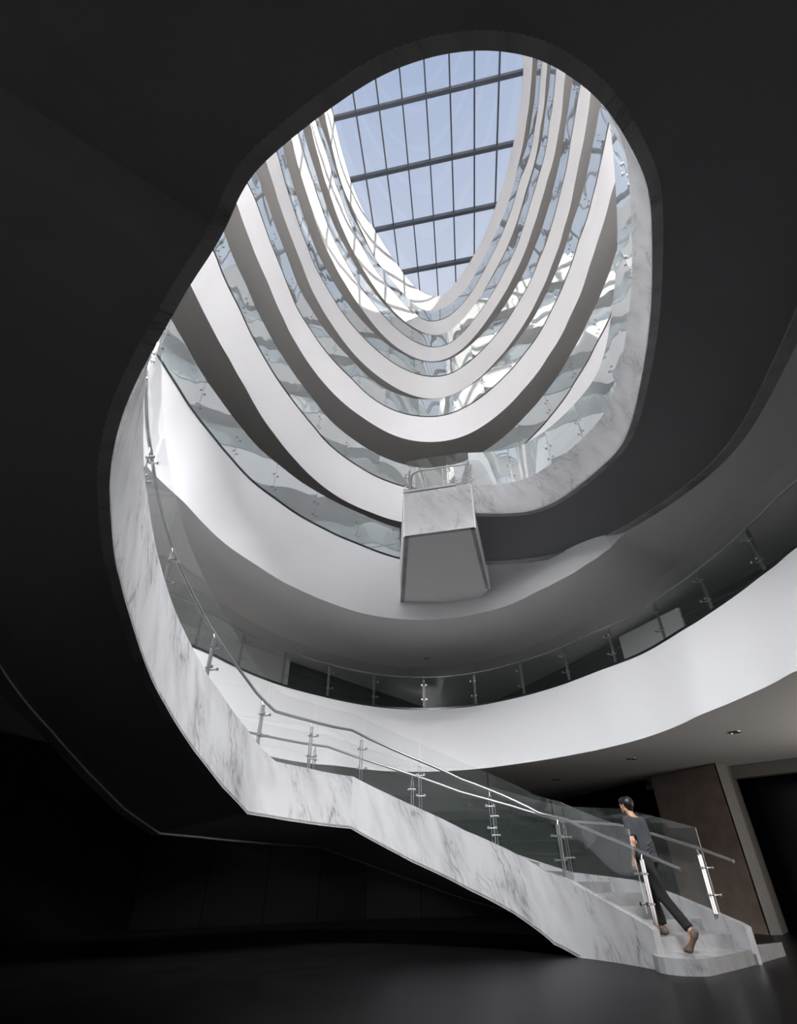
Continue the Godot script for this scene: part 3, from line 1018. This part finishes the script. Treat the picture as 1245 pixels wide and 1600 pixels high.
func stair_railings() -> void:
	var inner_joints := [0.12, 2.3, 4.35, 5.8, 6.85, 7.85, 9.6, 11.85, 13.9, 16.2, 18.9, 21.0, 23.2, 25.2, 27.4, 30.0, 32.6, 34.8, 36.7, 38.05, 39.75, 41.1, 41.9, 42.85, 43.95]
	var outer_joints := [0.5, 1.7, 3.0, 4.4, 5.9, 7.2, 8.2, 9.4, 10.6, 11.8, 13.1, 14.6, 16.2, 18.0, 19.6, 21.1, 22.7, 24.6, 26.6, 28.8, 31.0, 33.0, 34.6, 36.2, 37.6, 39.0, 40.4, 41.6, 43.0]
	for outer in [false, true]:
		var o := thing("stair_railing", "outer glass railing of the stair behind the person, with steel handrail" if outer else "inner glass railing of the stair facing the void, with a long steel handrail", "railing", Vector3.ZERO, "")
		var joints: Array = outer_joints if outer else inner_joints
		var side := -1.0 if outer else 1.0
		for k in joints.size() - 1:
			var low := PackedVector3Array()
			var top := PackedVector3Array()
			var out := PackedVector3Array()
			var i0 := at_node(joints[k])
			var i1 := at_node(joints[k + 1])
			for i in range(i0, i1 + 1):
				var w := stair_width(i) + 0.06 if outer else 0.05
				var q := off(i, w)
				var e := 0.012 if i == i0 or i == i1 else 0.0
				if e > 0.0:
					var near := off(i + (1 if i == i0 else -1), w)
					q = q.move_toward(near, e)
				low.append(p3(q, path_top[i] - 0.01))
				top.append(p3(q, path_top[i] + 1.17))
				out.append(p3(path_out(i), 0))
			part("pane", pane_mesh(low, top, out, 0.02), M.glass_mid if (not outer and k >= 17) else M.glass_clear, o)
		for u in joints:
			var i := at_node(u)
			var w := stair_width(i) + 0.06 if outer else 0.05
			var t := path[mini(i + 1, path.size() - 1)] - path[maxi(i - 1, 0)]
			post(o, p3(off(i, w + 0.01), path_top[i]), p3(path_out(i), 0) * side, p3(t.normalized(), 0), 0.78, [0.24, 0.6], M.steel)
		var rail := PackedVector3Array()
		var out0 := p3(path_out(0), 0) * side
		var t0 := (path[1] - path[0]).normalized()
		var w0 := stair_width(0) + 0.06 if outer else 0.05
		for e in ([0.25, 0.12] if outer else [0.62, 0.3]):
			rail.append(p3(off(0, w0), path_top[0] + 0.885 - e * 0.32) + out0 * 0.15 - p3(t0, 0) * e)
		for i in range(0, path.size(), 2):
			rail.append(p3(off(i, stair_width(i) + 0.06 if outer else 0.05), path_top[i] + 0.885) + p3(path_out(i), 0) * 0.15 * side)
		var st := surf()
		tube(st, rail, 0.026, 12)
		part("handrail", done(st), M.steel, o)
	# glass on the bridge
	var b := thing("bridge_railing", "short glass railing with a bent steel handrail on the front of the bridge", "railing")
	var pts := [Vector2(0.22, 13.9), Vector2(0.24, 10.68), Vector2(1.3, 10.41), Vector2(1.86, 10.28)]
	for k in 3:
		var a: Vector2 = pts[k]
		var c: Vector2 = pts[k + 1]
		var st := surf()
		var t := (c - a).normalized() * 0.01
		box_between(st, a + t, c - t, 0.02, 9.13, 10.25)
		part("pane", done(st), M.glass_clear, b)
	for k in 4:
		var a: Vector2 = pts[k]
		var t: Vector2 = (pts[mini(k + 1, 3)] - pts[maxi(k - 1, 0)]).normalized()
		post(b, p3(a, 9.1), p3(Vector2(-t.y, t.x), 0), p3(t, 0), 0.85, [0.25, 0.65], M.steel)
	var rail := PackedVector3Array([v(0.4, 13.8, 9.98), v(0.4, 11.0, 9.98), v(0.44, 10.86, 9.98), v(0.6, 10.74, 9.98), v(1.3, 10.56, 9.98), v(1.9, 10.45, 9.98)])
	var st := surf()
	tube(st, rail, 0.026, 10)
	part("handrail", done(st), M.steel, b)


func downlights() -> void:
	var spots := [Vector3(7.0, 11.4, 3.5), Vector3(5.95, 14.3, 3.5), Vector3(4.85, 17.6, 3.5), Vector3(6.6, 19.8, 3.5), Vector3(2.2, 17.6, 3.5), Vector3(1.04, 17.7, 7.3)]
	var words := ["recessed ceiling light above and right of the pier", "recessed ceiling light left of the pier's head", "recessed ceiling light over the upper handrail", "small recessed ceiling light near the dark back wall above the handrail", "recessed ceiling light seen through the stair glass", "recessed ceiling light under the third storey gallery"]
	for k in spots.size():
		var s: Vector3 = spots[k]
		var o := thing("recessed_downlight", words[k], "ceiling light", v(s.x, s.y, s.z), "recessed lights under the galleries")
		var st := surf()
		var secs := []
		for i in 25:
			var an := TAU * i / 24.0
			var d := Vector3(cos(an), 0, sin(an))
			secs.append(PackedVector3Array([d * 0.075 + Vector3.DOWN * 0.004, d * 0.085 + Vector3.DOWN * 0.022, d * 0.115 + Vector3.DOWN * 0.012, d * 0.12, d * 0.08]))
		loft(st, secs, false)
		part("rim", done(st), M.steel, o)
		st = surf()
		secs = []
		for r in [[0.001, -0.002], [0.05, -0.003], [0.078, -0.006]]:
			var sec := PackedVector3Array()
			for i in 16:
				var an := TAU * i / 16.0
				sec.append(Vector3(cos(an) * r[0], r[1], sin(an) * r[0]))
			secs.append(sec)
		loft(st, secs, false, true)
		part("lens", done(st), M.lens, o)


# ---------------------------------------------------------------- the person
# A field of tapered limbs joined smoothly, meshed with one vertex in each cell that the surface crosses.

class Field:
	var low: Vector3
	var size: Vector3i
	var cell: float
	var d: PackedFloat32Array

	func _init(a: Vector3, b: Vector3, h: float) -> void:
		low = a
		cell = h
		size = Vector3i(((b - a) / h).ceil()) + Vector3i.ONE
		d.resize(size.x * size.y * size.z)
		d.fill(1.0)

	# mode 0 joins, 1 cuts away
	func limb(a: Vector3, b: Vector3, ra: float, rb: float, k: float, mode := 0) -> void:
		var reach := maxf(ra, rb) + k + cell * 2.5
		var lo := Vector3i(((a.min(b) - Vector3.ONE * reach - low) / cell).floor()).clamp(Vector3i.ZERO, size - Vector3i.ONE)
		var hi := Vector3i(((a.max(b) + Vector3.ONE * reach - low) / cell).ceil()).clamp(Vector3i.ZERO, size - Vector3i.ONE)
		var ab := b - a
		var l2 := maxf(ab.length_squared(), 1e-9)
		for z in range(lo.z, hi.z + 1):
			for y in range(lo.y, hi.y + 1):
				var at := (z * size.y + y) * size.x
				for x in range(lo.x, hi.x + 1):
					var p := low + Vector3(x, y, z) * cell
					var t := clampf((p - a).dot(ab) / l2, 0.0, 1.0)
					var v := p.distance_to(a + ab * t) - lerpf(ra, rb, t)
					var old := d[at + x]
					if mode == 0:
						var h := maxf(k - absf(old - v), 0.0) / k
						d[at + x] = minf(old, v) - h * h * k * 0.25
					else:
						var h := maxf(k - absf(old + v), 0.0) / k
						d[at + x] = maxf(old, -v) + h * h * k * 0.25

	func keep_side(q: Vector3, n: Vector3) -> void:
		# cuts away everything on the far side of a plane
		var at := 0
		for z in size.z:
			for y in size.y:
				for x in size.x:
					d[at] = maxf(d[at], (low + Vector3(x, y, z) * cell - q).dot(n))
					at += 1

	func add_to(verts: PackedVector3Array, norms: PackedVector3Array, index: PackedInt32Array) -> void:
		var ids := PackedInt32Array()
		ids.resize(d.size())
		ids.fill(-1)
		var sx := 1
		var sy := size.x
		var sz := size.x * size.y
		var corner := [0, sx, sy, sx + sy, sz, sz + sx, sz + sy, sz + sx + sy]
		var edges := [[0, 1], [2, 3], [4, 5], [6, 7], [0, 2], [1, 3], [4, 6], [5, 7], [0, 4], [1, 5], [2, 6], [3, 7]]
		for z in size.z - 1:
			for y in size.y - 1:
				for x in size.x - 1:
					var at := x + y * sy + z * sz
					if absf(d[at]) > cell * 3.0:
						continue
					var mask := 0
					for c in 8:
						if d[at + corner[c]] < 0.0:
							mask |= 1 << c
					if mask == 0 or mask == 255:
						continue
					var sum := Vector3.ZERO
					var n := 0
					for e in edges:
						var a: int = e[0]
						var b: int = e[1]
						if ((mask >> a) & 1) != ((mask >> b) & 1):
							var da := d[at + corner[a]]
							var db := d[at + corner[b]]
							var t := da / (da - db)
							var pa := Vector3(a & 1, (a >> 1) & 1, (a >> 2) & 1)
							var pb := Vector3(b & 1, (b >> 1) & 1, (b >> 2) & 1)
							sum += pa.lerp(pb, t)
							n += 1
					ids[at] = verts.size()
					verts.append(low + (Vector3(x, y, z) + sum / n) * cell)
					var g := Vector3.ZERO
					for c in 8:
						g += (Vector3(c & 1, (c >> 1) & 1, (c >> 2) & 1) * 2.0 - Vector3.ONE) * d[at + corner[c]]
					norms.append(g.normalized())
		for z in range(1, size.z - 1):
			for y in range(1, size.y - 1):
				for x in range(1, size.x - 1):
					var at := x + y * sy + z * sz
					if absf(d[at]) > cell * 3.0:
						continue
					var inside := d[at] < 0.0
					for axis in 3:
						var st: int = [sx, sy, sz][axis]
						if inside == (d[at + st] < 0.0):
							continue
						var u: int = [sy, sz, sx][axis]
						var w: int = [sz, sx, sy][axis]
						var q := [ids[at], ids[at - u], ids[at - u - w], ids[at - w]]
						if q[0] < 0 or q[1] < 0 or q[2] < 0 or q[3] < 0:
							continue
						# clockwise seen from outside
						if inside:
							index.append_array([q[0], q[2], q[1], q[0], q[3], q[2]])
						else:
							index.append_array([q[0], q[1], q[2], q[0], q[2], q[3]])


func field_mesh(fields: Array) -> ArrayMesh:
	var verts := PackedVector3Array()
	var norms := PackedVector3Array()
	var index := PackedInt32Array()
	for f in fields:
		(f as Field).add_to(verts, norms, index)
	var a := []
	a.resize(Mesh.ARRAY_MAX)
	a[Mesh.ARRAY_VERTEX] = verts
	a[Mesh.ARRAY_NORMAL] = norms
	a[Mesh.ARRAY_INDEX] = index
	var m := ArrayMesh.new()
	m.add_surface_from_arrays(Mesh.PRIMITIVE_TRIANGLES, a)
	return m


func pl(f: float, r: float, z: float) -> Vector3:
	# forward, to the right and up from the person's own base
	return v(-0.49 * f + 0.872 * r, 0.872 * f + 0.49 * r, z)


func person() -> void:
	var skin := plain(Color(0.66, 0.50, 0.41), 0.55)
	skin.subsurf_scatter_enabled = true
	skin.subsurf_scatter_strength = 0.1
	var cotton := plain(Color(0.20, 0.205, 0.225), 0.9)
	var black_cloth := plain(Color(0.065, 0.065, 0.07), 0.9)
	var hair_m := plain(Color(0.05, 0.045, 0.045), 0.5)
	var shoe_m := plain(Color(0.36, 0.31, 0.28), 0.7)
	var o := thing("person", "person in a dark tee shirt and black trousers walking up the first steps", "person", v(3.93, 9.80, 0.333))

	var hip_l := pl(-0.02, -0.095, 0.93)
	var hip_r := pl(0.02, 0.095, 0.93)
	var knee_l := pl(-0.20, -0.10, 0.47)
	var knee_r := pl(0.13, 0.09, 0.50)
	var ank_l := pl(-0.53, -0.10, 0.09)
	var ank_r := pl(0.07, 0.09, 0.10)
	var ball_l := pl(-0.44, -0.10, -0.115)
	var ball_r := pl(0.20, 0.10, 0.035)
	var waist := pl(0.02, 0, 1.08)
	var chest := pl(0.06, 0, 1.30)
	var neck := pl(0.095, 0, 1.50)
	var head := pl(0.17, 0, 1.685)
	var sh_l := pl(0.07, -0.185, 1.455)
	var sh_r := pl(0.09, 0.185, 1.455)
	var el_l := pl(0.00, -0.235, 1.17)
	var el_r := pl(0.07, 0.235, 1.18)
	var wr_l := pl(0.05, -0.245, 0.925)
	var wr_r := pl(0.22, 0.235, 0.98)

	# body
	var lo := Vector3(-0.6, -0.25, -0.75)
	var hi := Vector3(0.75, 1.9, 0.75)
	var body := Field.new(lo, hi, 0.016)
	for s in [-1.0, 1.0]:
		body.limb(pl(0.0, 0.055 * s, 0.96), pl(0.02, 0.05 * s, 1.10), 0.10, 0.095, 0.05)
		body.limb(pl(0.02, 0.05 * s, 1.10), pl(0.06, 0.08 * s, 1.34), 0.095, 0.10, 0.05)
	body.limb(sh_l, sh_r, 0.052, 0.052, 0.06)
	body.limb(pl(0.07, -0.07, 1.42), pl(0.07, 0.07, 1.42), 0.085, 0.085, 0.06)
	body.limb(neck, head, 0.055, 0.05, 0.05)
	for a in [[hip_l, knee_l, ank_l, ball_l], [hip_r, knee_r, ank_r, ball_r]]:
		body.limb(a[0], a[1], 0.082, 0.055, 0.05)
		body.limb(a[1], a[2], 0.052, 0.036, 0.03)
		body.limb(a[2], a[3], 0.034, 0.03, 0.03)
	for a in [[sh_l, el_l, wr_l], [sh_r, el_r, wr_r]]:
		body.limb(a[0], a[1], 0.048, 0.039, 0.03)
		body.limb(a[1], a[1].lerp(a[2], 0.35), 0.037, 0.040, 0.02)
		body.limb(a[1].lerp(a[2], 0.35), a[2], 0.040, 0.026, 0.02)
	# head with a face
	var skull := Field.new(head - Vector3(0.17, 0.2, 0.17), head + Vector3(0.17, 0.15, 0.17), 0.0055)
	var hp := func(f: float, r: float, z: float) -> Vector3: return head + pl(f, r, z)
	skull.limb(hp.call(-0.03, 0, 0.035), hp.call(0.03, 0, 0.03), 0.083, 0.075, 0.03)
	skull.limb(hp.call(0.035, -0.02, -0.03), hp.call(0.035, 0.02, -0.03), 0.052, 0.052, 0.04)
	skull.limb(hp.call(0.055, -0.012, -0.085), hp.call(0.055, 0.012, -0.085), 0.026, 0.026, 0.04)
	skull.limb(hp.call(0.0, -0.045, -0.06), hp.call(0.05, -0.02, -0.085), 0.024, 0.022, 0.03)
	skull.limb(hp.call(0.0, 0.045, -0.06), hp.call(0.05, 0.02, -0.085), 0.024, 0.022, 0.03)
	skull.limb(neck, hp.call(-0.015, 0, -0.06), 0.055, 0.052, 0.03)
	skull.limb(hp.call(0.092, 0, 0.005), hp.call(0.113, 0, -0.028), 0.009, 0.014, 0.015)
	skull.limb(hp.call(0.092, -0.028, 0.018), hp.call(0.092, 0.028, 0.018), 0.012, 0.012, 0.02)
	for s in [-1.0, 1.0]:
		skull.limb(hp.call(0.108, 0.033 * s, -0.002), hp.call(0.108, 0.036 * s, -0.002), 0.014, 0.014, 0.012, 1)
		skull.limb(hp.call(-0.012, 0.08 * s, 0.012), hp.call(-0.006, 0.077 * s, -0.03), 0.013, 0.009, 0.008)
		skull.limb(hp.call(-0.002, 0.088 * s, 0.006), hp.call(0.0, 0.086 * s, -0.012), 0.008, 0.006, 0.006, 1)
	skull.limb(hp.call(0.098, -0.016, -0.052), hp.call(0.098, 0.016, -0.052), 0.008, 0.008, 0.008)
	skull.limb(hp.call(0.098, -0.014, -0.066), hp.call(0.098, 0.014, -0.066), 0.008, 0.008, 0.008)
	skull.limb(hp.call(0.108, -0.02, -0.059), hp.call(0.108, 0.02, -0.059), 0.003, 0.003, 0.004, 1)
	# hands: palm, four fingers and a thumb
	var hands := []
	for side in [-1.0, 1.0]:
		var w: Vector3 = wr_l if side < 0.0 else wr_r
		var e: Vector3 = el_l if side < 0.0 else el_r
		var down := (w - e).normalized()
		var fwd := (pl(1, 0, 0) - down * pl(1, 0, 0).dot(down)).normalized()
		var inn := pl(0, -side, 0)
		inn = (inn - down * inn.dot(down)).normalized()
		var h := Field.new(w - Vector3.ONE * 0.05 + down * 0.08 - Vector3.ONE * 0.1, w + down * 0.08 + Vector3.ONE * 0.15, 0.0045)
		h.limb(w - down * 0.03, w + down * 0.02, 0.027, 0.024, 0.01)
		for k in 4:
			var across := fwd * (0.028 - 0.019 * k)
			var root := w + down * 0.085 + across
			h.limb(w + down * 0.015 + across * 0.6, root, 0.016, 0.0125, 0.014)
			var long: float = [0.070, 0.078, 0.072, 0.056][k]
			var j1 := root + (down * 0.95 + inn * 0.30) * long * 0.42
			var j2 := j1 + (down * 0.78 + inn * 0.62) * long * 0.33
			var j3 := j2 + (down * 0.55 + inn * 0.83) * long * 0.25
			h.limb(root, j1, 0.0105, 0.0095, 0.004)
			h.limb(j1, j2, 0.0095, 0.0088, 0.003)
			h.limb(j2, j3, 0.0088, 0.0075, 0.003)
		var t0 := w + down * 0.03 + fwd * 0.028 + inn * 0.006
		var t1 := t0 + (down * 0.75 + fwd * 0.6 + inn * 0.25) * 0.038
		var t2 := t1 + (down * 0.95 + fwd * 0.1 + inn * 0.3) * 0.032
		h.limb(t0, t1, 0.014, 0.011, 0.008)
		h.limb(t1, t2, 0.0105, 0.008, 0.003)
		hands.append(h)
	part("body", field_mesh([body, skull] + hands), skin, o)
	# shirt
	var shirt := Field.new(Vector3(-0.45, 0.80, -0.45), Vector3(0.45, 1.62, 0.45), 0.013)
	for s in [-1.0, 1.0]:
		shirt.limb(pl(-0.01, 0.07 * s, 0.90), pl(0.01, 0.06 * s, 1.10), 0.122, 0.115, 0.05)
		shirt.limb(pl(0.01, 0.06 * s, 1.10), pl(0.055, 0.09 * s, 1.34), 0.115, 0.118, 0.05)
	shirt.limb(sh_l, sh_r, 0.064, 0.064, 0.06)
	shirt.limb(pl(0.065, -0.07, 1.42), pl(0.065, 0.07, 1.42), 0.096, 0.096, 0.06)
	shirt.limb(pl(0.08, 0, 1.46), pl(0.1, 0, 1.53), 0.072, 0.068, 0.03)
	for a in [[sh_l, el_l], [sh_r, el_r]]:
		shirt.limb(a[0], a[0].lerp(a[1], 0.78), 0.066, 0.062, 0.035)
	for k in 3:
		shirt.limb(pl(-0.13, -0.12 + 0.03 * k, 1.0 + 0.06 * k), pl(-0.11, 0.02 + 0.03 * k, 1.06 + 0.06 * k), 0.012, 0.008, 0.025)
	shirt.keep_side(pl(0, 0, 0.885), Vector3.DOWN)
	shirt.keep_side(pl(0.1, 0, 1.535), (Vector3.UP * 0.93 - pl(0.36, 0, 0)).normalized())
	for a in [[sh_l, el_l], [sh_r, el_r]]:
		var cut: Vector3 = a[0].lerp(a[1], 0.72)
		var along: Vector3 = (a[1] - a[0]).normalized()
		shirt.limb(cut + along * 0.085, cut + along * 0.4, 0.085, 0.085, 0.004, 1)
	part("tee_shirt", field_mesh([shirt]), cotton, o)
	# trousers
	var tr := Field.new(Vector3(-0.5, -0.12, -0.6), Vector3(0.65, 1.08, 0.6), 0.014)
	tr.limb(pl(0.0, -0.075, 0.94), pl(0.0, 0.075, 0.94), 0.112, 0.112, 0.05)
	for a in [[hip_l, knee_l, ank_l], [hip_r, knee_r, ank_r]]:
		tr.limb(a[0], a[1], 0.102, 0.076, 0.05)
		tr.limb(a[1], a[1].lerp(a[2], 0.92), 0.074, 0.066, 0.03)
		var shin: Vector3 = (a[2] - a[1]).normalized()
		var end: Vector3 = a[1].lerp(a[2], 0.90)
		tr.limb(end + shin * 0.10, end + shin * 0.3, 0.098, 0.098, 0.004, 1)
		for k in 3:
			var q: Vector3 = a[1].lerp(a[2], 0.55 + 0.14 * k)
			tr.limb(q - pl(0.04, -0.03, 0), q - pl(0.05, 0.03, 0.01), 0.026, 0.026, 0.02)
	tr.keep_side(pl(0, 0, 1.0), Vector3.UP)
	part("trousers", field_mesh([tr]), black_cloth, o)
	# shoes
	for a in [[ank_l, ball_l, Vector3(0, 0, 0)], [ank_r, ball_r, Vector3(0, 0, 0)]]:
		var an: Vector3 = a[0]
		var ba: Vector3 = a[1]
		var toe: Vector3 = ba + pl(0.075, 0, -0.012 if an == ank_l else 0.0)
		var heel: Vector3 = an + (pl(-0.045, 0, -0.055) if an == ank_r else pl(-0.075, 0, -0.012))
		var sh := Field.new(an.min(toe).min(heel) - Vector3.ONE * 0.07, an.max(toe).max(heel) + Vector3.ONE * 0.07, 0.006)
		sh.limb(heel, ba, 0.036, 0.040, 0.03)
		sh.limb(ba, toe, 0.042, 0.030, 0.03)
		sh.limb(an, heel.lerp(ba, 0.2), 0.040, 0.04, 0.03)
		if an == ank_r:
			sh.keep_side(pl(0, 0, 0.0), Vector3.DOWN)
		else:
			sh.keep_side(pl(0, 0, -0.158), Vector3.DOWN)
		part("shoe", field_mesh([sh]), shoe_m, o)
	# hair
	var hr := Field.new(head - Vector3(0.16, 0.13, 0.16), head + Vector3(0.16, 0.16, 0.16), 0.0055)
	hr.limb(hp.call(-0.04, 0, 0.04), hp.call(0.035, 0, 0.048), 0.094, 0.084, 0.03)
	hr.limb(hp.call(-0.065, 0, 0.0), hp.call(-0.055, 0, -0.055), 0.062, 0.05, 0.03)
	for k in 14:
		var an := TAU * k / 14.0
		hr.limb(hp.call(-0.01 + 0.05 * cos(an), 0.045 * sin(an), 0.105), hp.call(0.0 + 0.088 * cos(an), 0.075 * sin(an), 0.07 + 0.012 * sin(k * 2.4)), 0.022, 0.014, 0.012)
	hr.limb(hp.call(0.12, -0.05, -0.02), hp.call(0.12, 0.05, -0.02), 0.085, 0.085, 0.01, 1)
	for s in [-1.0, 1.0]:
		hr.limb(hp.call(0.05, 0.085 * s, -0.045), hp.call(-0.005, 0.095 * s, -0.045), 0.045, 0.042, 0.01, 1)
	hr.limb(hp.call(-0.02, -0.05, -0.14), hp.call(-0.02, 0.05, -0.14), 0.07, 0.07, 0.01, 1)
	part("hair", field_mesh([hr]), hair_m, o)
	# eyes and spectacles
	for s in [-1.0, 1.0]:
		var st := surf()
		tube(st, PackedVector3Array([hp.call(0.088, 0.031 * s, -0.002), hp.call(0.094, 0.031 * s, -0.002), hp.call(0.0965, 0.031 * s, -0.002)]), 0.009, 10)
		part("eye", done(st), plain(Color(0.16, 0.12, 0.1), 0.2), o)
	var st := surf()
	for s in [-1.0, 1.0]:
		var ring := PackedVector3Array()
		for i in 17:
			var an := TAU * i / 16.0
			ring.append(hp.call(0.118 - 0.006 * absf(cos(an)), (0.034 + 0.023 * cos(an)) * s, -0.002 + 0.018 * sin(an)))
		tube(st, ring, 0.0018, 6, false)
		tube(st, PackedVector3Array([hp.call(0.112, 0.057 * s, 0.004), hp.call(0.06, 0.078 * s, 0.006), hp.call(-0.02, 0.082 * s, 0.008)]), 0.0018, 6)
	tube(st, PackedVector3Array([hp.call(0.118, -0.011, 0.002), hp.call(0.12, 0, 0.005), hp.call(0.118, 0.011, 0.002)]), 0.0018, 6)
	part("spectacles", done(st), M.dark_steel, o)
